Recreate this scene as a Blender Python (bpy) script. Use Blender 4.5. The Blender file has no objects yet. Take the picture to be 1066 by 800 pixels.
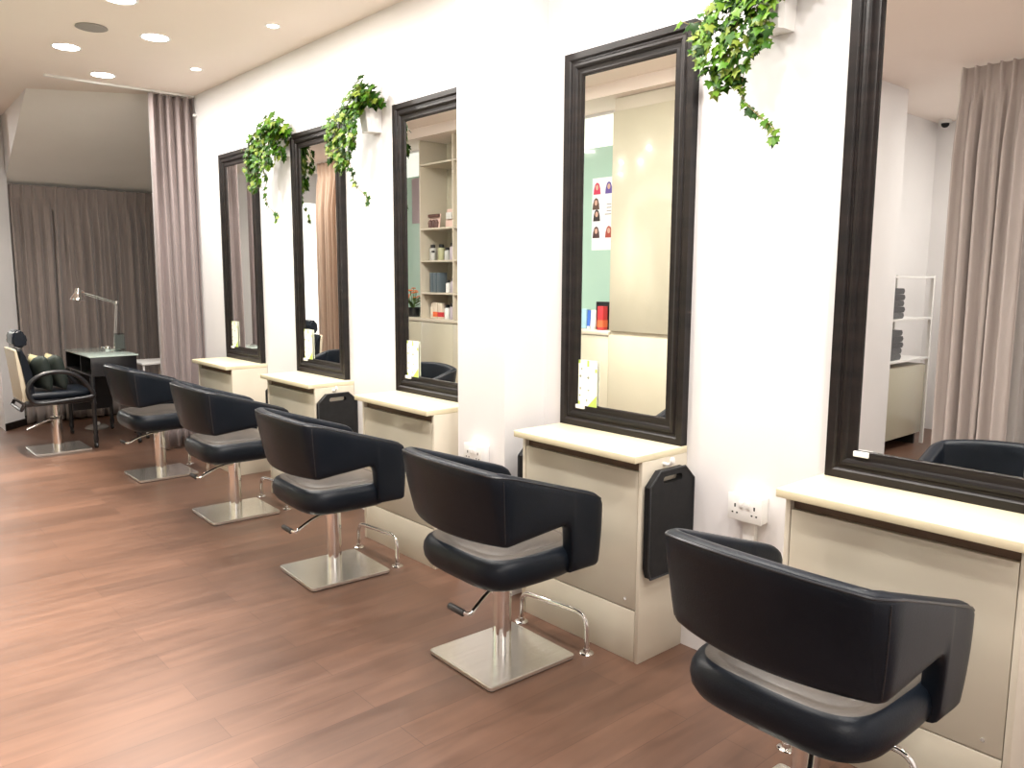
import bpy, bmesh, math, random
from mathutils import Vector, Matrix
random.seed(7)
PI = math.pi
SC = bpy.context.scene
COL = SC.collection
ZC = 3.006          # ceiling height

# ------------------------------------------------------------------ materials
def mat(name, col, rough=.5, metal=0., spec=.5, coat=0., emit=None, estr=0., alpha=None, sheen=0.):
    m = bpy.data.materials.new(name); m.use_nodes = True
    b = m.node_tree.nodes['Principled BSDF']
    b.inputs['Base Color'].default_value = (*col, 1)
    b.inputs['Roughness'].default_value = rough
    b.inputs['Metallic'].default_value = metal
    b.inputs['Specular IOR Level'].default_value = spec
    b.inputs['Coat Weight'].default_value = coat
    b.inputs['Sheen Weight'].default_value = sheen
    if emit:
        b.inputs['Emission Color'].default_value = (*emit, 1)
        b.inputs['Emission Strength'].default_value = estr
    return m

def nodes(m): return m.node_tree.nodes, m.node_tree.links, m.node_tree.nodes['Principled BSDF']

def noisy(m, c1, c2, scale=8., stretch=(1, 1, 1), detail=4., bump=0., bscale=None, lo=.35, hi=.65):
    n, l, b = nodes(m)
    tc = n.new('ShaderNodeTexCoord'); mp = n.new('ShaderNodeMapping')
    mp.inputs['Scale'].default_value = stretch
    l.new(tc.outputs['Object'], mp.inputs['Vector'])
    nz = n.new('ShaderNodeTexNoise'); nz.inputs['Scale'].default_value = scale; nz.inputs['Detail'].default_value = detail
    l.new(mp.outputs['Vector'], nz.inputs['Vector'])
    r = n.new('ShaderNodeValToRGB')
    r.color_ramp.elements[0].position = lo; r.color_ramp.elements[0].color = (*c1, 1)
    r.color_ramp.elements[1].position = hi; r.color_ramp.elements[1].color = (*c2, 1)
    l.new(nz.outputs['Fac'], r.inputs['Fac']); l.new(r.outputs['Color'], b.inputs['Base Color'])
    if bump:
        nb = n.new('ShaderNodeTexNoise'); nb.inputs['Scale'].default_value = bscale or scale * 4; nb.inputs['Detail'].default_value = 3
        l.new(mp.outputs['Vector'], nb.inputs['Vector'])
        bp = n.new('ShaderNodeBump'); bp.inputs['Strength'].default_value = bump; bp.inputs['Distance'].default_value = .004
        l.new(nb.outputs['Fac'], bp.inputs['Height']); l.new(bp.outputs['Normal'], b.inputs['Normal'])
    return m

M = {}
M['wall'] = noisy(mat('white_wall_paint', (.85, .84, .83), .6), (.80, .785, .785), (.825, .81, .81), 2)
M['ceiling'] = noisy(mat('ceiling_paint', (.8, .76, .7), .8), (.89, .80, .73), (.905, .815, .745), 1.5)
M['grey_paint'] = noisy(mat('grey_soffit_paint', (.42, .4, .38), .7), (.90, .87, .83), (.93, .90, .86), 2)
M['cream'] = noisy(mat('cream_laminate', (.6, .56, .46), .22, coat=.3), (.565, .52, .42), (.585, .54, .44), 3)
M['cream_side'] = noisy(mat('cream_panel', (.68, .62, .51), .35), (.63, .575, .47), (.66, .605, .50), 3)
M['top'] = noisy(mat('pale_maple_top', (.78, .7, .5), .35), (.72, .64, .44), (.77, .69, .49), 6, (1, .12, 1))
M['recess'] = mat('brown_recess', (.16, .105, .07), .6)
M['opp'] = noisy(mat('glossy_taupe_laminate', (.5, .47, .36), .12, coat=.5), (.50, .47, .365), (.52, .49, .38), 2)
M['shelf'] = noisy(mat('taupe_shelf_board', (.5, .47, .37), .4), (.55, .50, .40), (.58, .53, .43), 3)
M['frame'] = noisy(mat('dark_wood_frame', (.01, .008, .008), .36, spec=.3), (.006, .005, .005), (.014, .010, .009), 4, (1, 1, 6), bump=.08, bscale=20)
M['mirror'] = mat('mirror_silver', (.93, .94, .92), 0.0, 1.0)
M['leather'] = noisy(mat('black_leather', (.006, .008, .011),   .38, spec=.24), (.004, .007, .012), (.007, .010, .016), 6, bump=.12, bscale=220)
M['leather_seat'] = noisy(mat('black_leather_painted_sheen', (.08, .07, .06), .42, spec=.5), (.060, .052, .046), (.095, .078, .064), 5, bump=.15, bscale=160)  # lighter base colour paints in the sheen of lights on the seat top
M['piping'] = mat('black_piping', (.02, .022, .026), .3)
M['chrome'] = mat('chrome', (.86, .86, .86), .06, 1.0)
M['steel'] = noisy(mat('brushed_steel', (.78, .77, .73), .27, .95), (.76, .75, .71), (.84, .83, .79), 3, (1, 30, 1))
M['rubber'] = mat('black_rubber', (.02, .02, .02), .5)
M['black'] = noisy(mat('black_lacquer', (.012, .012, .014), .3), (.010, .010, .012), (.018, .018, .02), 6)
M['board'] = noisy(mat('black_foam_board', (.01, .01, .011), .6, spec=.25), (.009, .009, .010), (.014, .014, .015), 30, bump=.1)
M['white'] = mat('white_plastic', (.82, .81, .79), .35)
M['grey'] = mat('grey_plastic', (.34, .32, .30), .6)
M['dark_hole'] = mat('dark_hole', (.01, .01, .01), .8)
M['soil'] = noisy(mat('soil', (.05, .03, .02), .95), (.03, .02, .012), (.09, .06, .04), 60)
M['stem'] = mat('vine_stem', (.16, .12, .04), .7)
M['paper'] = mat('cream_paper', (.9, .9, .8), .5)
M['green_print'] = mat('green_print', (.45, .62, .12), .5)
M['dot_print'] = mat('grey_green_print', (.25, .28, .2), .6)
M['orange'] = noisy(mat('orange_petal', (.9, .2, .03), .5), (.85, .16, .02), (.95, .32, .08), 20)
M['green_leaf'] = mat('plain_leaf', (.08, .16, .03), .5)
M['cream_leather'] = mat('cream_leather', (.62, .55, .42), .4)
M['frost'] = mat('pale_green_glass_top', (.50, .60, .55), .08, coat=.5)
M['lamp_on'] = mat('lit_diffuser', (1, 1, 1), .5, emit=(1, .96, .90), estr=28)
M['lamp_spot'] = mat('lit_spot_lens', (1, 1, 1), .5, emit=(1, .93, .82), estr=22)

def curtain_mat(name, c1, c2, trans=0.):
    m = noisy(mat(name, c1, .85, sheen=.25), c1, c2, 3, (1, 1, .25), bump=.3, bscale=350)
    return m
M['curtain'] = curtain_mat('mauve_curtain_cloth', (.245, .20, .195), (.295, .24, .235))
M['curtain_dark'] = curtain_mat('taupe_curtain_cloth', (.225, .185, .168), (.27, .225, .205))
M['curtain_beige'] = curtain_mat('beige_curtain_cloth', (.50, .36, .27), (.56, .41, .31))
M['curtain_pink'] = curtain_mat('pale_mauve_curtain_cloth', (.46, .405, .38), (.51, .455, .43))
M['sheer'] = curtain_mat('sheer_grey_cloth', (.45, .42, .40), (.52, .49, .47))

def floor_mat():
    m = mat('red_brown_laminate', (.12, .05, .03), .3)
    n, l, b = nodes(m)
    tc = n.new('ShaderNodeTexCoord')
    br = n.new('ShaderNodeTexBrick')
    br.inputs['Scale'].default_value = 1.0
    br.inputs['Brick Width'].default_value = 1.22; br.inputs['Row Height'].default_value = .152
    br.inputs['Mortar Size'].default_value = .0018; br.inputs['Mortar Smooth'].default_value = .5
    br.inputs['Bias'].default_value = 0.
    br.offset = .37; br.offset_frequency = 2
    br.inputs['Color1'].default_value = (.142, .076, .050, 1); br.inputs['Color2'].default_value = (.106, .057, .038, 1)
    br.inputs['Mortar'].default_value = (.085, .045, .03, 1)
    l.new(tc.outputs['Object'], br.inputs['Vector'])
    mp = n.new('ShaderNodeMapping'); mp.inputs['Scale'].default_value = (1.2, 9, 1)
    l.new(tc.outputs['Object'], mp.inputs['Vector'])
    nz = n.new('ShaderNodeTexNoise'); nz.inputs['Scale'].default_value = 2.2; nz.inputs['Detail'].default_value = 8; nz.inputs['Distortion'].default_value = .6
    l.new(mp.outputs['Vector'], nz.inputs['Vector'])
    r = n.new('ShaderNodeValToRGB')
    r.color_ramp.elements[0].position = .3; r.color_ramp.elements[0].color = (.82, .81, .81, 1)
    r.color_ramp.elements[1].position = .72; r.color_ramp.elements[1].color = (1.16, 1.14, 1.12, 1)
    l.new(nz.outputs['Fac'], r.inputs['Fac'])
    mx = n.new('ShaderNodeMix'); mx.data_type = 'RGBA'; mx.blend_type = 'MULTIPLY'; mx.inputs['Factor'].default_value = 1
    l.new(br.outputs['Color'], mx.inputs['A']); l.new(r.outputs['Color'], mx.inputs['B'])
    l.new(mx.outputs['Result'], b.inputs['Base Color'])
    r2 = n.new('ShaderNodeMapRange'); r2.inputs['To Min'].default_value = .30; r2.inputs['To Max'].default_value = .44
    l.new(nz.outputs['Fac'], r2.inputs['Value']); l.new(r2.outputs['Result'], b.inputs['Roughness'])
    bp = n.new('ShaderNodeBump'); bp.inputs['Strength'].default_value = .08; bp.inputs['Distance'].default_value = .003
    l.new(nz.outputs['Fac'], bp.inputs['Height']); l.new(bp.outputs['Normal'], b.inputs['Normal'])
    b.inputs['Specular IOR Level'].default_value = .55
    return m
M['floor'] = floor_mat()

def leaf_mat():
    m = mat('ivy_leaf', (.1, .25, .04), .4)
    n, l, b = nodes(m)
    a = n.new('ShaderNodeAttribute'); a.attribute_name = 'Col'
    l.new(a.outputs['Color'], b.inputs['Base Color'])
    b.inputs['Specular IOR Level'].default_value = .15
    return m
M['ivy'] = leaf_mat()

def glass_mat(name, tint, gloss=.12):
    m = bpy.data.materials.new(name); m.use_nodes = True
    n, l = m.node_tree.nodes, m.node_tree.links
    n.clear(); o = n.new('ShaderNodeOutputMaterial')
    t = n.new('ShaderNodeBsdfTransparent'); t.inputs['Color'].default_value = (*tint, 1)
    g = n.new('ShaderNodeBsdfGlossy'); g.inputs['Roughness'].default_value = .02
    f = n.new('ShaderNodeFresnel'); f.inputs['IOR'].default_value = 1.45
    x = n.new('ShaderNodeMixShader')
    l.new(f.outputs['Fac'], x.inputs['Fac']); l.new(t.outputs[0], x.inputs[1]); l.new(g.outputs[0], x.inputs[2])
    l.new(x.outputs[0], o.inputs['Surface'])
    return m
M['glass'] = glass_mat('clear_glass', (.96, .98, .97))
M['acrylic'] = glass_mat('clear_acrylic', (.75, .78, .78))
M['niche_glass'] = mat('pale_green_back_glass', (.40, .58, .49), .06, coat=.4)
M['lit_room_glow'] = mat('white_panel_room_glow', (.9, .95, .9), .4, emit=(.93, 1, .93), estr=.55)  # emission stands in for the lit room behind the niche glass
M['outside'] = mat('bright_arcade_wall', (.95, .95, .95), .6)
def flat(name, c, r=.5): 
    m = mat(name, c, r); return m

# ------------------------------------------------------------------ mesh helpers
def finish(bm, name, m, parent=None, smooth=40, loc=None):
    bmesh.ops.recalc_face_normals(bm, faces=bm.faces)
    a = math.radians(smooth)
    for e in bm.edges:
        e.smooth = not (len(e.link_faces) == 2 and e.calc_face_angle(0) > a)
    for f in bm.faces: f.smooth = True
    me = bpy.data.meshes.new(name); bm.to_mesh(me); bm.free()
    ms = m if isinstance(m, (list, tuple)) else [m]
    for k in ms: me.materials.append(k)
    o = bpy.data.objects.new(name, me); COL.objects.link(o)
    if parent: o.parent = parent
    if loc: o.location = loc
    return o
obj = finish

def merge(bm, src, mi=0):
    me = bpy.data.meshes.new('tmp'); src.to_mesh(me); src.free()
    n = len(bm.faces); bm.from_mesh(me); bpy.data.meshes.remove(me)
    bm.faces.ensure_lookup_table()
    if mi:
        for f in bm.faces[n:]: f.material_index = mi

def box(bm, x0, x1, y0, y1, z0, z1, bev=0., seg=2, mi=0):
    t = bmesh.new()
    bmesh.ops.create_cube(t, size=1)
    for v in t.verts:
        v.co = Vector(((x0 + x1) / 2 + v.co.x * (x1 - x0), (y0 + y1) / 2 + v.co.y * (y1 - y0), (z0 + z1) / 2 + v.co.z * (z1 - z0)))
    if bev: bmesh.ops.bevel(t, geom=t.edges[:], offset=bev, segments=seg, profile=.5, affect='EDGES')
    merge(bm, t, mi); return bm
def B(*a, **k): return box(bmesh.new(), *a, **k)

def tube(bm, pts, r, n=10, cap=True, mi=0):
    pts = [Vector(p) for p in pts]; rings = []
    up = None
    for i, p in enumerate(pts):
        d = (pts[min(i + 1, len(pts) - 1)] - pts[max(i - 1, 0)]).normalized()
        if up is None:
            up = Vector((0, 0, 1)) if abs(d.z) < .9 else Vector((1, 0, 0))
        s = d.cross(up).normalized(); up = s.cross(d).normalized()
        rr = r[i] if isinstance(r, (list, tuple)) else r
        rings.append([bm.verts.new(p + (s * math.cos(2 * PI * k / n) + up * math.sin(2 * PI * k / n)) * rr) for k in range(n)])
    for a, b in zip(rings, rings[1:]):
        for k in range(n):
            f = bm.faces.new((a[k], a[(k + 1) % n], b[(k + 1) % n], b[k])); f.material_index = mi
    if cap:
        bm.faces.new(rings[0][::-1]).material_index = mi; bm.faces.new(rings[-1]).material_index = mi
    return bm

def smooth_path(pts, k=6):
    pts = [Vector(p) for p in pts]; out = []
    for i in range(len(pts) - 1):
        p0 = pts[max(i - 1, 0)]; p1 = pts[i]; p2 = pts[i + 1]; p3 = pts[min(i + 2, len(pts) - 1)]
        for j in range(k):
            t = j / k
            out.append(.5 * ((2 * p1) + (-p0 + p2) * t + (2 * p0 - 5 * p1 + 4 * p2 - p3) * t * t + (-p0 + 3 * p1 - 3 * p2 + p3) * t ** 3))
    out.append(pts[-1]); return out

def round_path(pts, r, k=6):
    """polyline with its corners rounded by radius r"""
    pts = [Vector(p) for p in pts]; out = [pts[0]]
    for i in range(1, len(pts) - 1):
        a = (pts[i - 1] - pts[i]); b = (pts[i + 1] - pts[i])
        ra = min(r, a.length * .49, b.length * .49); a = a.normalized() * ra; b = b.normalized() * ra
        for j in range(k + 1):
            t = j / k
            out.append(pts[i] + a * (1 - t) ** 2 + b * t ** 2)
    out.append(pts[-1]); return out

def lathe(bm, prof, c=(0, 0, 0), n=24, mi=0):
    c = Vector(c); rings = []
    for r, z in prof:
        if r < 1e-6: rings.append([bm.verts.new(c + Vector((0, 0, z)))])
        else: rings.append([bm.verts.new(c + Vector((r * math.cos(2 * PI * k / n), r * math.sin(2 * PI * k / n), z))) for k in range(n)])
    for a, b in zip(rings, rings[1:]):
        for k in range(n):
            k2 = (k + 1) % n
            if len(a) == 1 and len(b) == 1: continue
            if len(a) == 1: f = bm.faces.new((a[0], b[k2], b[k]))
            elif len(b) == 1: f = bm.faces.new((a[k], a[k2], b[0]))
            else: f = bm.faces.new((a[k], a[k2], b[k2], b[k]))
            f.material_index = mi
    return bm

def prism(bm, poly, h, axis='z', off=0., mi=0):
    """extrude polygon (list of 2D points) along an axis from off to off+h"""
    def P(a, b, c):
        return {'z': (a, b, c), 'y': (a, c, b), 'x': (c, a, b)}[axis]
    lo = [bm.verts.new(P(a, b, off)) for a, b in poly]; hi = [bm.verts.new(P(a, b, off + h)) for a, b in poly]
    n = len(poly)
    bm.faces.new(lo[::-1]).material_index = mi; bm.faces.new(hi).material_index = mi
    for k in range(n):
        bm.faces.new((lo[k], lo[(k + 1) % n], hi[(k + 1) % n], hi[k])).material_index = mi
    return bm

def xf(bm, mtx):
    bmesh.ops.transform(bm, matrix=mtx, verts=bm.verts); return bm

# ------------------------------------------------------------------ scene tree helpers
def thing(name, label, cat, loc=(0, 0, 0), rotz=0., group=None):
    o = bpy.data.objects.new(name, None); COL.objects.link(o)
    o.empty_display_size = .1
    o.location = loc; o.rotation_euler = (0, 0, rotz); o['label'] = label; o['category'] = cat
    if group: o['group'] = group
    return o
def tag(o, label, cat, group=None):
    o['label'] = label; o['category'] = cat
    if group: o['group'] = group
    return o
def struct(name, bm, m, parent=None, smooth=40):
    o = obj(bm, name, m, parent, smooth)
    if not parent: o['kind'] = 'structure'
    return o
def dup(root, loc, label, rotz=None, group=None):
    r = root.copy(); COL.objects.link(r); r.location = loc; r['label'] = label
    if rotz is not None: r.rotation_euler = (0, 0, rotz)
    if group: r['group'] = group
    for ch in list(root.children):
        c = ch.copy(); COL.objects.link(c); c.parent = r
        for g in list(ch.children):
            d = g.copy(); COL.objects.link(d); d.parent = c
    return r

# ================================================================== ROOM SHELL
struct('floor', B(-5.95, 1.42, -1.75, 13.2, -.1, 0), M['floor'])
struct('ceiling', B(-5.95, 1.42, -1.75, 13.2, ZC, ZC + .1), M['ceiling'])
struct('wall_right', B(0, .12, -1.75, 7.16, 0, ZC), M['wall'])
struct('wall_right_far', B(1.3, 1.42, 7.04, 9.4, 0, ZC), M['wall'])
struct('wall_return', B(.12, 1.3, 7.04, 7.16, 0, ZC), M['wall'])
struct('trim_1', B(-.25, 0, 2.715, 3.065, 0, ZC), M['wall'])                # white pillar on the mirror wall
struct('wall_back', B(-5.83, 0, -1.75, -1.6, 0, ZC), M['wall'])
struct('wall_left', B(-5.95, -5.83, -1.6, 3.3, 0, ZC), M['wall'])
struct('wall_alcove', B(-5.83, -4.2, 3.3, 3.42, 0, ZC), M['wall'])
core = B(-4.2, -2.70, 2.9, 8.25, 0, ZC); box(core, -2.70, -2.34, 2.88, 2.92, 0, ZC); box(core, -2.70, -2.34, 8.21, 8.25, 0, ZC)
struct('wall_core', core, M['wall'])
struct('trim_2', B(-2.70, -2.26, 2.92, 8.21, 2.91, ZC), M['ceiling'])       # bulkhead over the cabinets
struct('wall_far', B(-1.06, 1.3, 9.28, 9.4, 0, ZC), M['grey_paint'])
# the sloping grey soffit over the far curtain and its cheek
bm = bmesh.new()
v = [bm.verts.new(p) for p in ((-1.12, 7.69, ZC), (0.1, 7.02, ZC), (1.3, 7.10, ZC), (1.3, 9.28, 2.385), (-1.06, 9.28, 2.385))]
w = [bm.verts.new(p) for p in ((-1.12, 7.69, ZC), (-1.06, 9.28, ZC), (0, 9.28, ZC))]
bm.faces.new((v[0], v[1], v[4])); bm.faces.new((v[1], v[2], v[3])); bm.faces.new((v[1], v[3], v[4]))
struct('wall_soffit', bm, M['grey_paint'], smooth=80)
bm = bmesh.new()
w = [bm.verts.new(p) for p in ((-1.121, 7.69, ZC), (-1.061, 9.28, 2.385), (-1.061, 9.28, ZC))]
bm.faces.new(w); struct('trim_3', bm, M['wall'])
# the white end post beside the far curtain, with its dark baseboard
post = [(-1.267, 8.93), (-1.06, 9.15), (-1.06, 11.0), (-1.267, 11.0)]
struct('wall_post', prism(bmesh.new(), post, ZC), M['wall'])
struct('baseboard_post', prism(bmesh.new(), [(-1.262, 8.915), (-1.05, 9.14), (-1.06, 9.149), (-1.267, 8.929)], .07), M['frame'])
struct('baseboard_far', B(-1.06, 1.3, 9.262, 9.28, 0, .08), M['frame'])
struct('wall_side', B(-4.12, -4.0, 8.25, 11.0, 0, ZC), M['wall'])
# shopfront at the far left end: bright arcade behind glass
win = struct('window_1', B(-4.0, -1.267, 11.0, 11.06, 2.62, ZC), M['wall'])
f = bmesh.new()
for x in (-4.0, -2.66, -1.317): box(f, x, x + .05, 11.0, 11.06, 0, 2.62)
box(f, -3.95, -1.317, 11.0, 11.06, 2.57, 2.62); box(f, -3.95, -1.317, 11.0, 11.06, 0, .08)
obj(f, 'window_frame', M['white'], win)
obj(B(-3.95, -1.317, 11.02, 11.03, .08, 2.57), 'window_pane', M['glass'], win)
struct('wall_arcade', B(-5.9, 1.42, 13.0, 13.1, 0, ZC), M['outside'])
struct('wall_arcade_left', B(-5.95, -5.85, 11, 13.0, 0, ZC), M['outside'])
struct('wall_arcade_right', B(1.3, 1.42, 9.4, 13.0, 0, ZC), M['outside'])
o = obj(B(-3.62, -3.22, 12.96, 12.9995, .78, 1.08, .004), 'wall_sign', flat('red_sign', (.6, .03, .03))); tag(o, 'small red sign panel on the bright wall beyond the glass shopfront', 'sign')
o = obj(lathe(bmesh.new(), [(0, 0), (.17, 0), (.2, .35), (.18, .36), (.16, .3), (0, .3)], (-4.3, 12.5, 0)), 'planter', M['grey']); tag(o, 'grey round planter standing outside the glass shopfront', 'planter')

# ================================================================== STYLING STATIONS
XT, XC, ZT, TT = .321, .277, .836, .028
ST = [(6.479, 5.781), (5.187, 4.488), (3.934, 3.2285), (2.571, 1.884), (1.305, .605)]
STL = ['cream styling station with pale wood top, farthest along the wall beside the tall curtain',
       'cream styling station second from the far curtain, with a hanging board facing the camera',
       'cream styling station tucked against the far side of the white pillar',
       'cream styling station on the camera side of the white pillar, black board on its side',
       'cream styling station nearest the camera at the right edge, under the largest looking mirror']
def station(i):
    ya, yb = ST[i]
    t = thing('styling_station', STL[i], 'styling station', (-.002, (ya + yb) / 2, 0), 0, 'styling stations along the mirror wall')
    h = (ya - yb) / 2
    obj(B(-XT, 0, -h, h, ZT - TT, ZT, .003), 'tabletop', M['top'], t)['label'] = 'pale wood tabletop with overhanging front'
    for s, a, b in ((1, h - .012 - .018, h - .012), (-1, -h, -h + .018)):
        obj(B(-XC, 0, a, b, 0, ZT - TT, .0015), 'side_panel', M['cream_side'], t)
    y0, y1 = -h + .0185, h - .0305
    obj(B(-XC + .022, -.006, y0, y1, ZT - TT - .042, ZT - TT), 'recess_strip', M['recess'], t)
    d = obj(B(-XC + .001, -XC + .02, y0 + .002, y1 - .002, .2135, ZT - TT - .042, .002), 'door', M['cream'], t)
    l = bmesh.new(); lathe(l, [(0, 0), (.006, 0), (.006, .004), (0, .004)], n=12); xf(l, Matrix.Translation((-XC + .0012, y0 + .05, .25)) @ Matrix.Rotation(-PI / 2, 4, 'Y'))
    obj(l, 'lock', M['chrome'], d)
    obj(B(-XC + .001, -XC + .02, y0 + .002, y1 - .002, 0, .2095, .002), 'kick_panel', M['cream'], t)
    obj(B(-.012, -.002, y0, y1, .0, ZT - TT - .042), 'back_panel', M['cream_side'], t)
    return t
STN = [station(i) for i in range(5)]
def hook(i, side):
    ya, yb = ST[i]; h = (ya - yb) / 2; y = -h if side < 0 else h - .012
    b = tube(bmesh.new(), round_path([(-.15, y, .785), (-.15, y + side * .03, .785), (-.15, y + side * .042, .80)], .01), .007, 10)
    lathe(b, [(0, .795), (.009, .796), (.011, .805), (.007, .815), (0, .817)], (-.15, y + side * .042, 0), 12)
    obj(b, 'hook', M['white'], STN[i])
for i in (1, 3):
    for s in (-1, 1): hook(i, s)
# black boards hung on the hooks
bo = [(-.122, .715 - .36), (.122, .715 - .36), (.135, .715 - .32), (.135, .715), (.075, .77), (-.075, .77), (-.135, .715), (-.135, .715 - .32)]
def board(i, side, label):
    ya, yb = ST[i]
    y = (yb - .012 - .014) if side < 0 else (ya - .012 + .016)
    t = thing('hanging_board', label, 'board', (-.142, y, 0), 0, 'black boards hung on the station sides')
    # frame-like upper part with a slot handle
    b = bmesh.new()
    outer = [(x, z) for x, z in bo]
    slot = []
    for k in range(24):
        a = 2 * PI * k / 24; cx = .045 if math.cos(a) >= 0 else -.045
        slot.append((cx + .014 * math.cos(a), .733 + .014 * math.sin(a)))
    lo = {}
    vs = {}
    for tagk, yy in (('a', -.014), ('b', .014)):
        vo = [b.verts.new((x, yy, z)) for x, z in outer]; vi = [b.verts.new((x, yy, z)) for x, z in slot]
        es = [b.edges.new((vo[k], vo[(k + 1) % len(vo)])) for k in range(len(vo))] + [b.edges.new((vi[k], vi[(k + 1) % 24])) for k in range(24)]
        bmesh.ops.triangle_fill(b, edges=es, use_beauty=True)
        vs[tagk] = (vo, vi)
    for q in (0, 1):
        A, Bv = vs['a'][q], vs['b'][q]; n = len(A)
        for k in range(n): b.faces.new((A[k], A[(k + 1) % n], Bv[(k + 1) % n], Bv[k]))
    obj(b, 'panel', M['board'], t, 30)
    e = tube(bmesh.new(), [(x * 1.005, -.014 if side < 0 else .014, .565 + (z - .565) * 1.005) for x, z in outer + outer[:1]], .004, 6, cap=False)
    obj(e, 'edge_trim', M['piping'], t)
board(1, -1, 'smaller looking black slotted board on the second station from the far curtain')
board(1, 1, 'black board hung on the far side of the second station from the far curtain')
board(3, -1, 'large black chamfered board with slot handle just left of the nearest chair')
board(3, 1, 'black board seen edge on between the white pillar and a station')

# ================================================================== WALL MIRRORS
MZ0, MZ1 = .8365, 2.455
MIR = [(6.484, 5.81), (5.215, 4.538), (3.943, 3.262), (2.571, 1.889), (1.290, .608)]
ML = ['tall dark framed mirror farthest from the camera, next to the tall curtain',
      'tall dark framed mirror between the two far ivy plants, reflecting a beige curtain',
      'tall dark framed mirror partly hidden by the white pillar, reflecting shelves of bottles',
      'tall dark framed mirror right of the white pillar, reflecting glossy taupe cupboards',
      'dark framed mirror nearest the camera, cut by the right and top picture edges']
PROF = [(0, .0), (0, .0375), (.026, .0375), (.030, .0345), (.034, .0275), (.040, .0275), (.046, .033), (.056, .0345), (.064, .031), (.069, .0235), (.078, .021), (.088, .023), (.096, .020), (.100, .013), (.100, .0)]
def mirror(i):
    ya, yb = MIR[i]; h = (ya - yb) / 2; H = MZ1 - MZ0
    t = thing('wall_mirror', ML[i], 'mirror', (0, (ya + yb) / 2, MZ0), 0, 'framed mirrors along the white wall')
    b = bmesh.new(); rings = []
    for wv, d in PROF:
        rings.append([b.verts.new((-d - .0005, y, z)) for y, z in ((-h + wv, wv), (h - wv, wv), (h - wv, H - wv), (-h + wv, H - wv))])
    for r0, r1 in zip(rings, rings[1:]):
        for k in range(4): b.faces.new((r0[k], r0[(k + 1) % 4], r1[(k + 1) % 4], r1[k]))
    obj(b, 'frame', M['frame'], t, 30)
    b = bmesh.new(); a = .100
    o_ = [b.verts.new((-.0135, y, z)) for y, z in ((-h + a, a), (h - a, a), (h - a, H - a), (-h + a, H - a))]
    b.faces.new(o_)
    obj(b, 'glass', M['mirror'], t, 1)
    return t
for i in range(5): mirror(i)
CL = ['farthest mirror beside the tall curtain', 'second mirror from the far curtain', 'mirror half hidden by the white pillar', 'mirror right of the white pillar', 'mirror nearest the camera']
CLL = CL
def leaflet(i):
    ya = MIR[i][0] - .098
    t = thing('leaflet', 'cream leaflet with green corner tucked in the ' + CL[i], 'leaflet', (-.0215, ya, MZ0 + .094), 0, 'leaflets on the mirrors')
    bm = B(0, .002, -.112, 0, 0, .205); NY, NZ = 28, 52
    dots = ((-.06, .127, .0062), (-.062, .072, .0045), (-.052, .025, .0055), (-.012, .132, .0065), (-.012, .078, .0055), (-.02, .165, .0045), (-.010, .045, .0045))
    g = [[bm.verts.new((-.0006, -.112 + .112 * j / NY, .205 * k / NZ)) for k in range(NZ + 1)] for j in range(NY + 1)]
    for j in range(NY):
        for k in range(NZ):
            f = bm.faces.new((g[j][k], g[j + 1][k], g[j + 1][k + 1], g[j][k + 1])); c = f.calc_center_median()
            if c.z < .055 - (c.y + .112) * 1.05 or (c.y < -.098 and .155 < c.z < .17) or (-.063 < c.y < -.053 and c.z > .176) or (c.y > -.012 and c.z > .19) or (c.y > -.01 and c.z < .02): f.material_index = 1
            elif any((c.y - y) ** 2 + (c.z - z) ** 2 < r * r for y, z, r in dots): f.material_index = 2
    obj(bm, 'card', [M['paper'], M['green_print'], M['dot_print']], t)
for i in range(4): leaflet(i)
for i in range(5):
    ya = MIR[i][0] - .092
    o = obj(B(-.0335, -.0225, ya - .05, ya, MZ0 + .080, MZ0 + .098, .002), 'mirror_clip', M['white']); 
    tag(o, 'small white clip at the lower corner of the ' + ['farthest mirror', 'second mirror from the far curtain', 'mirror half hidden by the white pillar', 'mirror right of the white pillar', 'mirror nearest the camera'][i], 'clip', 'white clips on the mirror frames')

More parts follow.
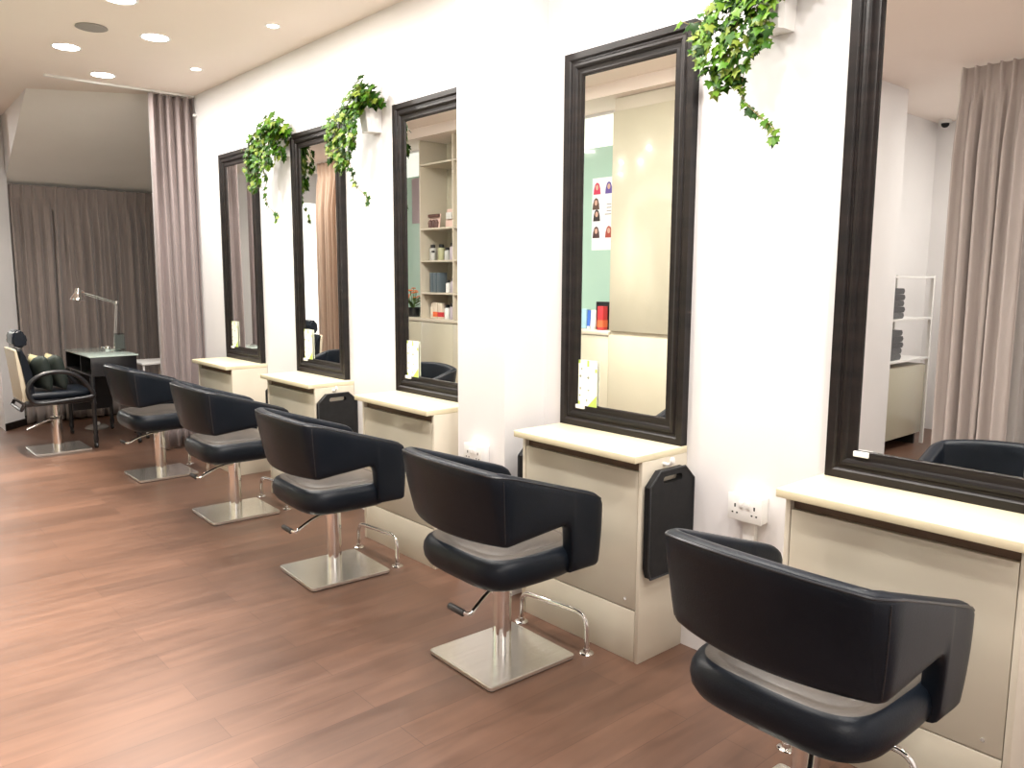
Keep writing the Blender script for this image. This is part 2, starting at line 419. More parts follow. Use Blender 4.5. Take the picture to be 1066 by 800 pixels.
# ================================================================== STYLING CHAIRS
def make_chair(label):
    t = thing('styling_chair', label, 'chair', (0, 0, 0), 0, 'black styling chairs in front of the mirrors')
    # ---- wrap-around backrest shell: stations along a U
    HW = .290; SG = .070; RB = (HW * HW + SG * SG) / (2 * SG); PM = math.asin(HW / RB); XB_ = -.212
    xs = [.260, .255, .242, .220, .185, .15, .113, .107, .101, .093, .08, .06, .02, -.03, -.09, -.14, -.185]
    arm_ = [(x, -HW, 0.) for x in xs]
    arc_ = []
    NA = 26; P1 = PM * .88
    for k in range(NA + 1):
        ph = -P1 + 2 * P1 * k / NA
        arc_.append((XB_ - SG + RB - RB * math.cos(ph), RB * math.sin(ph), 1.))
    fil = []
    p0, p1, p2 = Vector((-.185, -HW)), Vector((XB_ - .006, -HW)), Vector(arc_[0][:2])
    for k in range(1, 8):
        q = k / 8; w_ = p0 * (1 - q) ** 2 + p1 * 2 * q * (1 - q) + p2 * q * q
        fil.append((w_.x, w_.y, q))
    pts = arm_ + fil + arc_ + [(x, -y, c_) for x, y, c_ in fil[::-1]] + [(x, -y, 0.) for x, y, c_ in arm_[::-1]]
    n = len(pts)
    def zt(x, cx): return .697 + (.235 - x) * .315 + .004 * cx
    def zb(x, cx):
        if x >= .113: return .392
        if x > .06:
            return {.107: .42, .101: .49, .093: .55, .08: .578}[min((.107, .101, .093, .08), key=lambda q: abs(q - x))]
        return .587 - .027 * min(1, max(0, (.06 - x) / .26)) + .0 * cx
    bm = bmesh.new(); rings = []; toprim = []; seams = [[], []]
    for i, (x, y, cx) in enumerate(pts):
        a = Vector(pts[max(i - 1, 0)][:2]); c = Vector(pts[min(i + 1, n - 1)][:2])
        d = (c - a).normalized(); nrm = Vector((d.y, -d.x))     # outward
        if nrm.dot(Vector((x + .0, y))) < 0 and abs(y) > .05: nrm = -nrm
        if abs(y) <= .05: nrm = Vector((-1, 0))
        b_, t_ = zb(x, cx), zt(x, cx); th = .052
        j = min(i, n - 1 - i)
        if j == 0: b_ += .02; t_ -= .050; th = .020
        elif j == 1: b_ += .006; t_ -= .026; th = .038
        elif j == 2: b_ += .0; t_ -= .010; th = .048
        elif j == 3: t_ -= .002
        mid = Vector((x, y)) - nrm * .026
        ring = []
        def P(z, off):
            lean = (z - .56)
            f = cx
            q = mid + nrm * off + Vector((-lean * .19 * f, math.copysign(1, y) * lean * .07 * min(1, abs(y) / .2)))
            bow = 4 * (z - b_) * (t_ - z) / max(1e-4, (t_ - b_) ** 2)
            q = q + nrm * bow * .006
            return bm.verts.new((q.x, q.y, z))
        NZ = 9; r = th / 2
        for k in range(NZ + 1): ring.append(P(b_ + r + (t_ - b_ - 2 * r) * k / NZ, r))
        for k in range(1, 6): an = PI * k / 6; ring.append(P(t_ - r + r * math.sin(an) * .8, r * math.cos(an)))
        for k in range(NZ + 1): ring.append(P(t_ - r - (t_ - b_ - 2 * r) * k / NZ, -r))
        for k in range(1, 6): an = PI * k / 6; ring.append(P(b_ + r - r * math.sin(an) * .8, -r * math.cos(an)))
        rings.append(ring)
        if j >= 2: toprim.append(ring[NZ + 1].co.copy())
        if j == len(xs) + 3: seams[0 if i < n / 2 else 1] = [ring[k].co + Vector((nrm.x, nrm.y, 0)) * .0005 for k in range(0, NZ + 1)]
    m_ = len(rings[0])
    for a, c in zip(rings, rings[1:]):
        for k in range(m_): bm.faces.new((a[k], a[(k + 1) % m_], c[(k + 1) % m_], c[k]))
    bm.faces.new(rings[0][::-1]); bm.faces.new(rings[-1])
    sh = obj(bm, 'backrest', M['leather'], t, 60)
    p = tube(bmesh.new(), toprim, .0035, 6)
    obj(p, 'piping', M['piping'], sh)
    for s_ in seams: obj(tube(bmesh.new(), s_, .002, 6), 'seam', M['piping'], sh)
    # ---- seat cushion
    bm = bmesh.new(); N = 64; rings = []
    def plan(k, ins):
        th = 2 * PI * k / N; c, s = math.cos(th), math.sin(th)
        ax, ay = .252 - ins, .268 - ins
        return (-.004 + ax * math.copysign(abs(c) ** .48, c), ay * math.copysign(abs(s) ** .48, s))
    for ins, z in ((.14, .366), (.075, .369), (.04, .378), (.017, .395), (.004, .418), (0, .445), (.003, .468), (.013, .487), (.032, .499), (.055, .505), (.058, .503), (.062, .506), (.11, .510), (.19, .512)):
        rings.append([bm.verts.new((*plan(k, ins), z + (0.006 if z > .5 else 0) * 0)) for k in range(N)])
    for q, (a, c) in enumerate(zip(rings, rings[1:])):
        for k in range(N):
            f = bm.faces.new((a[k], a[(k + 1) % N], c[(k + 1) % N], c[k]))
    bm.faces.new(rings[0][::-1]); bm.faces.new(rings[-1])
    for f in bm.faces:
        if f.calc_center_median().z > .4995: f.material_index = 1  # top faces take the colour with the painted sheen
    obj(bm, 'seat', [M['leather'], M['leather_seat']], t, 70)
    # ---- pedestal
    b = B(-.155, .155, -.10, .10, .350, .3665, .004); box(b, -.06, .06, -.05, .05, .338, .350, .004)
    obj(b, 'seat_bracket', M['rubber'], t)
    b = bmesh.new()
    N = 48; prof = [(.0375, .021), (.0375, .320), (.040, .320), (.040, .334), (.030, .338), (.030, .35)]
    rr = []
    for r, z in prof:
        rr.append([b.verts.new((r * (1 - .035 * (math.cos(2 * PI * k / N * 8) > .7) * (r < .038)) * math.cos(2 * PI * k / N), r * (1 - .035 * (math.cos(2 * PI * k / N * 8) > .7) * (r < .038)) * math.sin(2 * PI * k / N), z)) for k in range(N)])
    for a, c in zip(rr, rr[1:]):
        for k in range(N): b.faces.new((a[k], a[(k + 1) % N], c[(k + 1) % N], c[k]))
    b.faces.new(rr[0][::-1]); b.faces.new(rr[-1])
    obj(b, 'column', M['chrome'], t, 35)
    # rounded square base plate
    pl = []
    for cx, cy, a0 in ((.198, .185, 0), (-.198, .185, 90), (-.198, -.185, 180), (.198, -.185, 270)):
        for k in range(5):
            an = math.radians(a0 + 22.5 * k); pl.append((cx + .015 * math.cos(an), cy + .015 * math.sin(an)))
    b = prism(bmesh.new(), pl, .016, 'z', .005)
    ed = [e_ for e_ in b.edges if all(abs(v_.co.z - .021) < 1e-5 for v_ in e_.verts)]
    bmesh.ops.bevel(b, geom=ed, offset=.003, segments=2, affect='EDGES')
    bp = obj(b, 'base_plate', M['steel'], t, 35)
    obj(prism(bmesh.new(), [(x * .985, y * .985) for x, y in pl], .005, 'z', 0), 'base_pad', M['rubber'], bp)
    # pump lever with grip
    lv = obj(tube(bmesh.new(), smooth_path([(-.02, -.03, .328), (-.08, -.06, .334), (-.16, -.10, .328), (-.225, -.13, .312), (-.255, -.142, .300)], 5) + [Vector((-.268, -.138, .298)), Vector((-.275, -.12, .298))], .008, 10), 'pump_lever', M['chrome'], t)
    obj(tube(bmesh.new(), [(-.275, -.125, .298), (-.276, -.12, .298), (-.279, -.04, .300), (-.279, -.036, .300)], [.009, .0125, .0125, .009], 12), 'lever_grip', M['rubber'], lv)
    return t
CH = [(-.678, .972), (-.635, 2.282), (-.682, 3.546), (-.655, 4.868), (-.685, 6.21)]
CHL = ['black leather styling chair nearest the camera, cut off by the bottom picture edge',
       'black leather styling chair second from the camera, in front of the station beside the pillar',
       'black leather styling chair third from the camera, middle of the row of five',
       'black leather styling chair fourth from the camera, second from the far end',
       'black leather styling chair farthest away, in front of the manicure desk']
proto = make_chair(CHL[0])
ROT = [-.03, -.03, -.05, -.03, -.0]
for i, (x, y) in enumerate(CH):
    o = proto if i == 0 else dup(proto, (x, y, 0), CHL[i])
    o.location = (x, y, 0); o.rotation_euler = (0, 0, ROT[i])
# chrome foot rails screwed to the floor
def make_rail(label):
    t = thing('foot_rail', label, 'foot rail', (0, 0, 0), 0, 'chrome foot rails on the floor')
    obj(tube(bmesh.new(), round_path([(0, -.196, .004), (0, -.196, .165), (0, .196, .140), (0, .196, .004)], .065, 8), .011, 12), 'rail', M['chrome'], t)
    for s in (-1, 1):
        obj(lathe(bmesh.new(), [(0, 0), (.030, 0), (.030, .003), (.026, .007), (.015, .009), (.0135, .022), (0, .022)], (0, s * .196, 0), 20), 'flange', M['chrome'], t)
    return t
RL = [(-.352, 1.01, 'chrome foot rail under the chair nearest the camera'), (-.36, 2.275, 'chrome foot rail in front of the station right of the white pillar'),
      (-.40, 3.59, 'chrome foot rail beside the base of the middle chair'), (-.373, 4.928, 'chrome foot rail by the base of the fourth chair from the camera'),
      (-.40, 6.22, 'chrome foot rail by the base of the farthest chair in the row')]
r0 = make_rail(RL[0][2])
for i, (x, y, l) in enumerate(RL):
    o = r0 if i == 0 else dup(r0, (x, y, 0), l); o.location = (x, y, 0)

# ================================================================== SOCKETS
def socket(x, y0, y1, z0, z1, d, label):
    t = thing('power_socket', label, 'socket', (x, (y0 + y1) / 2, z0), 0, 'white double power sockets')
    h = (y1 - y0) / 2; H = z1 - z0
    obj(B(-d, -.0005, -h, h, 0, H, .004), 'back_box', M['white'], t)
    fp = obj(B(-d - .007, -d, -h - .002, h + .002, -.002, H + .002, .003), 'face_plate', M['white'], t)
    for s in (-1, 1):
        obj(B(-d - .012, -d - .007, s * .014 - .008, s * .014 + .008, H * .52, H * .78, .002), 'rocker_switch', M['white'], t)
        q = bmesh.new(); c = s * h * .58
        box(q, -d - .0075, -d - .0065, c - .003, c + .003, H * .5, H * .64); box(q, -d - .0075, -d - .0065, c - .013, c - .006, H * .26, H * .32); box(q, -d - .0075, -d - .0065, c + .006, c + .013, H * .26, H * .32)
        obj(q, 'socket_hole', M['dark_hole'], fp)
    return t
socket(-.25, 2.825, 2.955, .628, .715, .042, 'white double power socket on the front of the white pillar')
socket(0, 1.515, 1.655, .603, .70, .042, 'white double power socket on the wall between the two nearest stations')
o = obj(B(-.022, -.0005, 1.556, 1.606, 0, .6005, .002), 'cable_conduit', M['white']); tag(o, 'white square cable conduit running down from the wall socket', 'conduit')

# ================================================================== IVY
def ivy_leaf(bm, lay, p, nrm, down, size, col):
    nrm = nrm.normalized(); d = (down - nrm * down.dot(nrm)).normalized(); s = nrm.cross(d)
    out = [(0, 0), (.18, -.12), (.46, -.05), (.34, .22), (.52, .50), (.22, .52), (0, 1.0), (-.22, .52), (-.52, .50), (-.34, .22), (-.46, -.05), (-.18, -.12)]
    c = bm.verts.new(p + d * size * .3 + nrm * size * .04)
    vs = [bm.verts.new(p + (s * a + d * b) * size + nrm * size * (-.10 * abs(a) - .06 * max(0, b))) for a, b in out]
    for k in range(len(vs)):
        f = bm.faces.new((c, vs[k], vs[(k + 1) % len(vs)]))
        for lp in f.loops: lp[lay] = col
def leafcol(rng):
    g = rng.random()
    base = [(.012, .042, .004), (.024, .078, .006), (.048, .125, .008), (.085, .17, .012), (.15, .20, .03)][min(4, int(g * 5))]
    k = rng.uniform(.85, 1.2); return (base[0] * k, base[1] * k, base[2] * k, 1)
def ivy(y0, ztop, label, seed, dens=1.0, wf=1., zf=.8, cover=0):
    rng = random.Random(seed)
    t = thing('hanging_ivy_planter', label, 'plant', (0, y0, ztop - .13), 0, 'ivy planters between the mirrors')
    # pot: square-ish tapered, flat against the wall
    b = bmesh.new(); rings = []
    for z, wx, d, ins in ((0, .044, .085, 0), (.118, .052, .10, 0), (.118, .056, .106, 0), (.13, .056, .106, 0), (.13, .050, .098, .006), (.105, .048, .095, .006)):
        pl = [(-.001 - ins, -wx), (-.001 - ins, wx), (-d * .8, wx), (-d, wx * .72), (-d, -wx * .72), (-d * .8, -wx)]
        rings.append([b.verts.new((x, y, z)) for x, y in pl])
    for a, c in zip(rings, rings[1:]):
        for k in range(6): b.faces.new((a[k], a[(k + 1) % 6], c[(k + 1) % 6], c[k]))
    b.faces.new(rings[0][::-1])
    top = obj(b, 'pot', M['white'], t, 30)
    b = bmesh.new(); b.faces.new([b.verts.new((x, y, .112)) for x, y in ((-.008, -.046), (-.008, .046), (-.078, .046), (-.09, .034), (-.09, -.034), (-.078, -.046))])
    obj(b, 'soil', M['soil'], top)
    fol = bmesh.new(); lay = fol.loops.layers.float_color.new('Col'); stem = bmesh.new()
    out = Vector((-1, 0, 0))
    # crown
    for k in range(int(105 * dens)):
        a = rng.uniform(0, 2 * PI); r = rng.random() ** .6
        p = Vector((-.085 + .085 * r * math.cos(a) - .02, -.01 + .165 * wf * r * math.sin(a), .14 + .19 * (1 - r * .75) * rng.random()))
        if p.x > -.02: p.x = -.02 - rng.random() * .03
        nrm = Vector((-.75 + rng.uniform(-.4, .4), (p.y - .02) * 3 + rng.uniform(-.5, .5), .55 + rng.uniform(-.4, .4)))
        ivy_leaf(fol, lay, p, nrm, Vector((rng.uniform(-.6, .2), p.y * 3 + rng.uniform(-.4, .4), -.6)), rng.uniform(.042, .066), leafcol(rng))
    # trailing vines (dy, dz of the pot top)
    trails = [[(-.10, .05, .14), (-.16, .13, .10), (-.18, .19, -.02), (-.175, .20, -.16), (-.17, .19, -.29)],
              [(-.10, .07, .13), (-.17, .19, .12), (-.18, .26, .02), (-.17, .275, -.09)],
              [(-.10, .02, .14), (-.17, .07, .08), (-.185, .11, -.04), (-.18, .12, -.18), (-.17, .10, -.26)],
              [(-.10, .06, .14), (-.18, .16, .08), (-.2, .23, -.06), (-.19, .23, -.20)],
              [(-.10, .0, .14), (-.17, .05, .06), (-.18, .045, -.08), (-.16, .07, -.20), (-.15, .09, -.33), (-.15, .03, -.42), (-.14, -.045, -.50), (-.145, -.06, -.55)],
              [(-.11, -.02, .14), (-.17, -.03, .06), (-.185, -.02, -.06), (-.18, -.03, -.14)],
              [(-.11, .0, .14), (-.16, .03, .08), (-.17, .04, -.02), (-.16, .035, -.12)],
              [(-.11, -.03, .16), (-.15, -.07, .18), (-.14, -.09, .12)]]
    for ti, tr in enumerate(trails):
        tr = [(x + rng.uniform(-.012, .012), y * wf - .03 + rng.uniform(-.02, .02), (z if z > 0 else z * zf) + .02) for x, y, z in tr]
        path = smooth_path([(x, y, z) for x, y, z in tr], 8)
        tube(stem, path, .0017, 5)
        thin = ti == 4
        for q in range(len(path) - 1):
            fr = q / len(path)
            if thin and fr > .45 and rng.random() > .62: continue
            for rep in range(1 if (thin and fr > .4) else (3 if ti in (0, 2, 3) else 2)):
                p = path[q].lerp(path[q + 1], rng.random()) + Vector((rng.uniform(-.02, .02), rng.uniform(-.026, .026), rng.uniform(-.01, .01))) * (.5 if thin else 1)
                nrm = Vector((-1 + rng.uniform(-.2, .5), rng.uniform(-.8, .6), rng.uniform(.0, .9)))
                ivy_leaf(fol, lay, p, nrm, Vector((rng.uniform(-.3, .3), rng.uniform(-.7, .7), -1)), rng.uniform(.028, .046) * (.85 if thin else 1), leafcol(rng))
    for k in range(cover):
        a = rng.random(); p = Vector((-.115 - .05 * rng.random(), -.06 + .14 * rng.random(), .14 - .22 * a))
        if k % 2: p = Vector((-.02 - .11 * rng.random(), -.062 - .03 * rng.random(), .15 - .17 * a))
        ivy_leaf(fol, lay, p, Vector((-1, rng.uniform(-.9, .2), rng.uniform(0, .8))), Vector((0, rng.uniform(-.6, .6), -1)), rng.uniform(.032, .052), leafcol(rng))
    # side twig
    tw = [Vector((-.17, .19, .06)), Vector((-.19, .25, .05)), Vector((-.2, .28, .065))]
    tube(stem, tw, .0015, 5)
    for p in tw[1:]: ivy_leaf(fol, lay, p, Vector((-1, .3, .5)), Vector((0, .6, -.6)), .04, leafcol(rng))
    obj(fol, 'foliage', M['ivy'], t, 80); obj(stem, 'vine', M['stem'], t)
ivy(5.345, 2.455, 'trailing green ivy in a white wall pot between the two farthest mirrors', 3, zf=.85, cover=80)
ivy(4.16, 2.462, 'trailing green ivy in a white wall pot left of the pillar mirror', 11)
ivy(1.55, 2.462, 'bright trailing ivy in a white wall pot cut by the top picture edge', 5, wf=.85, zf=.72)

# ================================================================== CURTAINS
def curtain(name, label, a, b, z0, z1, folds, amp, m, side=(0, -1), pleat=True, seed=1, flare=0., cat='curtain', gather=.0):
    """cloth hanging from a to b (plan points); folds push toward `side`"""
    rng = random.Random(seed)
    a = Vector(a); b = Vector(b); d = (b - a); L = d.length; d.normalize(); s = Vector(side)
    NU = folds * 14; rng_w = [rng.uniform(-1, 1) for _ in range(folds + 2)]; ph = [rng.uniform(-.5, .5) for _ in range(folds + 2)]; am = [rng.uniform(.55, 1.35) for _ in range(folds + 2)]
    bm = bmesh.new(); rows = []
    vs_ = [0, .012, .024, .036, .044, .052, .062, .075, .09] + [.11 + .89 * j / 18 for j in range(19)]
    for v in vs_:
        z = z1 + (z0 - z1) * v
        row = []
        for i in range(NU + 1):
            u = i / NU; f = u * folds; k = int(min(f, folds - 1e-6)); fr = f - k
            w = math.sin(2 * PI * fr + ph[k] * .0) ; w2 = math.sin(2 * PI * fr * 2 + ph[k] * 3)
            loc = am[k] * (1 - fr) + am[k + 1] * fr
            dep = (amp * (.25 + .75 * min(1, v * 5)) if pleat else amp * (.8 + .2 * v)) * loc
            wave = dep * .5 * (1 + w) + dep * .22 * w2 * (1 - v * .4)
            if pleat:
                pk = max(0, w) ** 6
                head = amp * (.62 * pk + .10 + .10 * math.sin(10 * PI * fr) * pk)
                t_ = min(1, max(0, (v - .04) / .05)); off = head * (1 - t_) + wave * t_
            else: off = wave
            drift = math.sin(v * 2.2 + ph[k] * 6) * .012 * v + ph[k] * .03 * v
            fr0 = rng_w[k] * math.sin(2 * PI * fr) * L / folds * .16
            uu = (u - .5) * L + fr0 * min(1, v * 6) * (1 + flare * v) + L / 2 + drift
            p = a + d * uu + s * off
            row.append(bm.verts.new((p.x, p.y, z)))
        rows.append(row)
    for r0_, r1_ in zip(rows, rows[1:]):
        for i in range(NU): bm.faces.new((r0_[i], r0_[i + 1], r1_[i + 1], r1_[i]))
    o = obj(bm, name, m, None, 180)
    sol = o.modifiers.new('thick', 'SOLIDIFY'); sol.thickness = .003
    tag(o, label, cat); return o
curtain('curtain', 'wide dark taupe pleated curtain across the far end under the grey soffit', (-1.05, 9.20), (.75, 9.20), .02, 2.378, 19, .085, M['curtain_dark'], seed=4)
curtain('curtain', 'full height mauve curtain hanging from the ceiling track at the far corner', (-.365, 7.09), (-.012, 7.09), .02, ZC - .022, 5, .085, M['curtain'], seed=9, pleat=False)
t = thing('ceiling_track', 'long white curtain track on the ceiling at the far end', 'curtain track', (0, 0, 0))
obj(B(-1.12, -.005, 7.025, 7.06, ZC - .018, ZC - .0005, .002), 'rail', M['white'], t)
obj(B(-.03, -.0005, 6.99, 7.02, 2.83, 2.85, .002), 'bracket', M['white'], t)
curtain('curtain', 'beige curtain reflected in the second mirror from the far end', (-2.72, 8.35), (-2.72, 9.97), .02, ZC - .02, 15, .09, M['curtain_beige'], side=(1, 0), seed=21)
curtain('curtain', 'mauve curtain drawn beside the glass shopfront at the far left', (-2.75, 10.86), (-1.95, 10.86), .02, ZC - .02, 8, .08, M['curtain'], seed=33)
curtain('curtain', 'pale mauve ceiling high curtain reflected in the mirror nearest the camera', (-3.77, 2.34), (-3.77, 1.86), .02, ZC - .02, 6, .10, M['curtain_pink'], side=(1, 0), seed=14, flare=.22)
curtain('curtain', 'sheer grey curtain beside the mauve curtain reflected at the right edge', (-3.98, 1.95), (-3.98, -.6), .02, ZC - .02, 16, .06, M['sheer'], side=(1, 0), seed=15)

# ================================================================== CEILING FITTINGS
def downlight(x, y, r, label, grp, mm):
    t = thing('ceiling_light', label, 'ceiling light', (x, y, ZC), 0, grp)
    obj(lathe(bmesh.new(), [(r, -.001), (r + .014, -.004), (r + .016, -.0005)], (0, 0, 0), 32), 'trim_ring', M['white'], t)
    obj(lathe(bmesh.new(), [(0, -.003), (r * .6, -.003), (r, -.002), (r, -.0008)], (0, 0, 0), 32), 'diffuser', mm, t)
BIG = [(-.775, 6.79, 'large round ceiling downlight nearest the curtain track'), (-.79, 5.517, 'large round ceiling downlight closest to the wall with the small spots'),
       (-1.163, 6.141, 'large round ceiling downlight at the left, left of the grey speaker'), (-1.168, 4.90, 'large round ceiling downlight cut by the top picture edge')]
for x, y, l in BIG: downlight(x, y, .077, l, 'round downlights in the ceiling', M['lamp_on'])
for x, y in ((-.79, 4.25), (-.79, 2.98), (-.79, 1.71), (-.79, .44), (-1.165, 3.63), (-1.165, 2.36), (-1.165, 1.09), (-1.9, -.7), (-3.2, -.9), (-5.0, 1.6), (-2.0, 9.6)):
    downlight(x, y, .085, 'round ceiling downlight above the aisle, outside the picture', 'round downlights outside the picture', M['lamp_on'])
SP = [(-.311, 6.133, 'small lit spotlight in the ceiling above the farthest mirror'), (-.336, 4.784, 'small lit spotlight in the ceiling above the second mirror from the far end')]
for x, y, l in SP: downlight(x, y, .032, l, 'small wall spotlights in the ceiling', M['lamp_spot'])
for y in (3.43, 2.08, .73, -.62): downlight(-.33, y, .036, 'small ceiling spotlight above the mirrors, outside the picture', 'small spotlights outside the picture', M['lamp_spot'])
t = thing('ceiling_speaker', 'round grey speaker grille in the ceiling between the downlights', 'speaker', (-1.154, 5.551, ZC))
obj(lathe(bmesh.new(), [(.088, -.0005), (.092, -.006), (.085, -.009), (.08, -.007)], n=32), 'rim', M['grey'], t)
obj(lathe(bmesh.new(), [(0, -.010), (.05, -.009), (.082, -.006)], n=32), 'grille', M['grey'], t)

# ================================================================== FAR END: TREATMENT CHAIR, DESK, TROLLEY
t = thing('reclining_chair', 'black reclining salon chair with cream back and headrest, at the far left', 'chair', (-1.072, 7.67, 0))
pl = [(x, y) for x, y in ((-.215, -.215), (.215, -.215), (.215, .215), (-.215, .215))]
b = prism(bmesh.new(), pl, .02, 'z', 0); bmesh.ops.bevel(b, geom=b.edges[:], offset=.005, segments=2, affect='EDGES')
obj(b, 'base_plate', M['steel'], t)
obj(lathe(bmesh.new(), [(.042, .02), (.042, .27), (.050, .275), (.050, .30), (.028, .302), (.028, .42), (0, .42)], n=24), 'column', M['chrome'], t)
lv = obj(tube(bmesh.new(), smooth_path([(0, -.05, .285), (-.08, -.09, .285), (-.17, -.11, .255), (-.25, -.12, .225)], 5), .011, 10), 'pump_lever', M['chrome'], t)
obj(B(-.27, .235, -.25, .25, .425, .475, .015), 'seat_frame', M['black'], t)
b = bmesh.new(); box(b, -.235, .245, -.235, .235, .475, .535, .025, 3)
obj(b, 'seat', M['leather'], t)
def slab(prof, w, bev=.02):
    q = prism(bmesh.new(), prof, 2 * w, 'y', -w)
    bmesh.ops.bevel(q, geom=q.edges[:], offset=bev, segments=3, affect='EDGES'); return q
bk = obj(slab([(-.235, .50), (-.185, .52), (-.20, .70), (-.235, .84), (-.262, .905), (-.295, .905), (-.27, .75), (-.25, .6)], .225, .014), 'backrest', M['leather'], t)
obj(slab([(-.275, .46), (-.235, .46), (-.252, .62), (-.272, .76), (-.297, .90), (-.317, .90), (-.30, .75), (-.285, .6)], .215, .006), 'back_shell', M['cream_leather'], bk)
obj(slab([(-.305, .925), (-.28, .905), (-.215, .91), (-.195, .95), (-.208, 1.02), (-.25, 1.055), (-.292, 1.04), (-.312, .98)], .13, .016), 'headrest', M['leather'], bk)
for s in (-1, 1):
    y = s * .265
    path = smooth_path([(-.235, y, .50), (-.245, y, .57), (-.215, y, .64), (-.13, y, .69), (-.02, y, .705), (.09, y, .68), (.17, y, .61), (.235, y, .50), (.20, y, .475), (0, y, .458), (-.18, y, .455), (-.235, y, .50)], 6)
    obj(tube(bmesh.new(), path, .019, 10, cap=False), 'armrest', M['black'], t)
b = tube(bmesh.new(), [(-.27, -.2, .44), (-.29, -.2, .40), (-.29, .2, .40), (-.27, .2, .44)], .014, 8)
obj(b, 'back_hinge', M['black'], t)
# two cushions on it
M['cushion'] = mat('dark_patterned_cushion', (.02, .03, .025), .7)
n_, l_, bb = nodes(M['cushion'])
tc = n_.new('ShaderNodeTexCoord'); sx = n_.new('ShaderNodeSeparateXYZ'); l_.new(tc.outputs['Object'], sx.inputs[0])
ad = n_.new('ShaderNodeMath'); ad.operation = 'ADD'; l_.new(sx.outputs['Y'], ad.inputs[0]); l_.new(sx.outputs['Z'], ad.inputs[1])
rp = n_.new('ShaderNodeValToRGB'); rp.color_ramp.interpolation = 'CONSTANT'
rp.color_ramp.elements[0].color = (.014, .022, .018, 1); rp.color_ramp.elements[1].position = .12; rp.color_ramp.elements[1].color = (.30, .27, .15, 1)
l_.new(ad.outputs[0], rp.inputs['Fac']); l_.new(rp.outputs['Color'], bb.inputs['Base Color'])
def cushion(loc, ry, rz, label):
    bm = bmesh.new(); N = 14; g = {}
    for sd in (-1, 1):
        for i in range(N + 1):
            for j in range(N + 1):
                u, v_ = i / N * 2 - 1, j / N * 2 - 1
                ed = max(0, (1 - u ** 4) * (1 - v_ ** 4))
                if (i in (0, N) or j in (0, N)) and sd == 1: g[(sd, i, j)] = g[(-1, i, j)]; continue
                pin = 1 - .06 * (1 - abs(u)) * abs(v_) ** 3 - .0
                pin2 = 1 - .06 * (1 - abs(v_)) * abs(u) ** 3
                g[(sd, i, j)] = bm.verts.new((sd * .055 * ed ** .6, u * .15 * pin2, v_ * .15 * pin))
        for i in range(N):
            for j in range(N):
                try: bm.faces.new([g[(sd, i, j)], g[(sd, i + 1, j)], g[(sd, i + 1, j + 1)], g[(sd, i, j + 1)]])
                except ValueError: pass
    o = obj(bm, 'cushion', M['cushion'], None, 80); o.location = loc; o.rotation_euler = (0, ry, rz)
    tag(o, label, 'cushion', 'dark cushions on the reclining chair'); return o
cushion((-1.185, 7.60, .690), -.12, .18, 'dark cushion with olive top resting against the reclining chair back')
cushion((-1.065, 7.62, .690), -.16, .10, 'dark cushion with olive top, the front one on the reclining chair seat')

# manicure desk
t = thing('manicure_desk', 'black manicure desk with pale green glass top and castors', 'desk', (-.63, 7.96, 0))
obj(B(-.20, .20, -.47, .47, .795, .807, .003), 'glass_top', M['frost'], t)['label'] = 'pale green glass top'
b = B(-.185, .185, -.455, -.44, .63, .794, .002); box(b, .17, .185, -.44, .44, .63, .794); box(b, -.185, .17, .43, .445, .63, .794); box(b, -.185, .17, -.44, .43, .63, .645); box(b, -.185, .17, -.1, -.085, .645, .794)
obj(b, 'drawer_box', M['black'], t)
obj(B(-.16, .16, .40, .415, .22, .63), 'modesty_panel', M['black'], t)
for x in (-.178, .178):
    for y in (-.43, .43):
        b = bmesh.new(); lathe(b, [(.0, .06), (.019, .06), (.021, .09), (.017, .12), (.022, .14), (.017, .16), (.018, .38), (.023, .40), (.018, .42), (.018, .46), (.023, .48), (.018, .50), (.02, .63), (0, .63)], (x, y, 0), 14)
        lg = obj(b, 'leg', M['black'], t)
        w = bmesh.new(); lathe(w, [(0, -.012), (.022, -.012), (.026, -.008), (.026, .008), (.022, .012), (0, .012)], n=16); xf(w, Matrix.Translation((x, y, .0265)) @ Matrix.Rotation(PI / 2, 4, 'Y')); box(w, x - .015, x + .015, y - .01, y + .01, .05, .062)
        obj(w, 'castor', M['rubber'], lg)
o = obj(lathe(bmesh.new(), [(0, 0), (.028, 0), (.03, .02), (.026, .05), (0, .05)], (-.73, 7.62, .646), 16), 'jar', M['white']); tag(o, 'small pale jar inside the open compartment of the manicure desk', 'jar')

t = thing('desk_lamp', 'silver swing-arm lamp standing on the manicure desk', 'lamp', (-.46, 8.10, .807))
obj(lathe(bmesh.new(), [(0, 0), (.05, 0), (.052, .008), (.03, .014), (.012, .03), (.010, .06), (0, .06)], n=20), 'base', M['steel'], t)
b = tube(bmesh.new(), [(-.006, 0, .05), (.03, 0, .44)], .006, 8); tube(b, [(.008, 0, .05), (.044, 0, .44)], .004, 8)
obj(b, 'upright', M['grey'], t)
b = tube(bmesh.new(), [(.037, 0, .44), (-.235, 0, .535)], .006, 8); tube(b, [(.037, 0, .425), (-.225, 0, .515)], .003, 6); lathe(b, [(0, -.018), (.016, -.016), (.016, .016), (0, .018)], (.037, 0, .44), 12)
obj(b, 'arm', M['steel'], t)
b = bmesh.new(); lathe(b, [(0, .075), (.022, .073), (.027, .055), (.03, .03), (.055, -.01), (.062, -.035), (.058, -.035), (.05, -.008), (.026, .026), (0, .03)], n=24)
xf(b, Matrix.Translation((-.29, 0, .50)) @ Matrix.Rotation(.12, 4, 'Y')); tube(b, smooth_path([(-.235, 0, .535), (-.255, 0, .55), (-.275, 0, .535)], 4), .010, 8)
obj(b, 'lamp_shade', M['chrome'], t)
t = thing('acrylic_stand', 'clear acrylic card stand beside the lamp on the manicure desk', 'stand', (-.47, 7.90, .807))
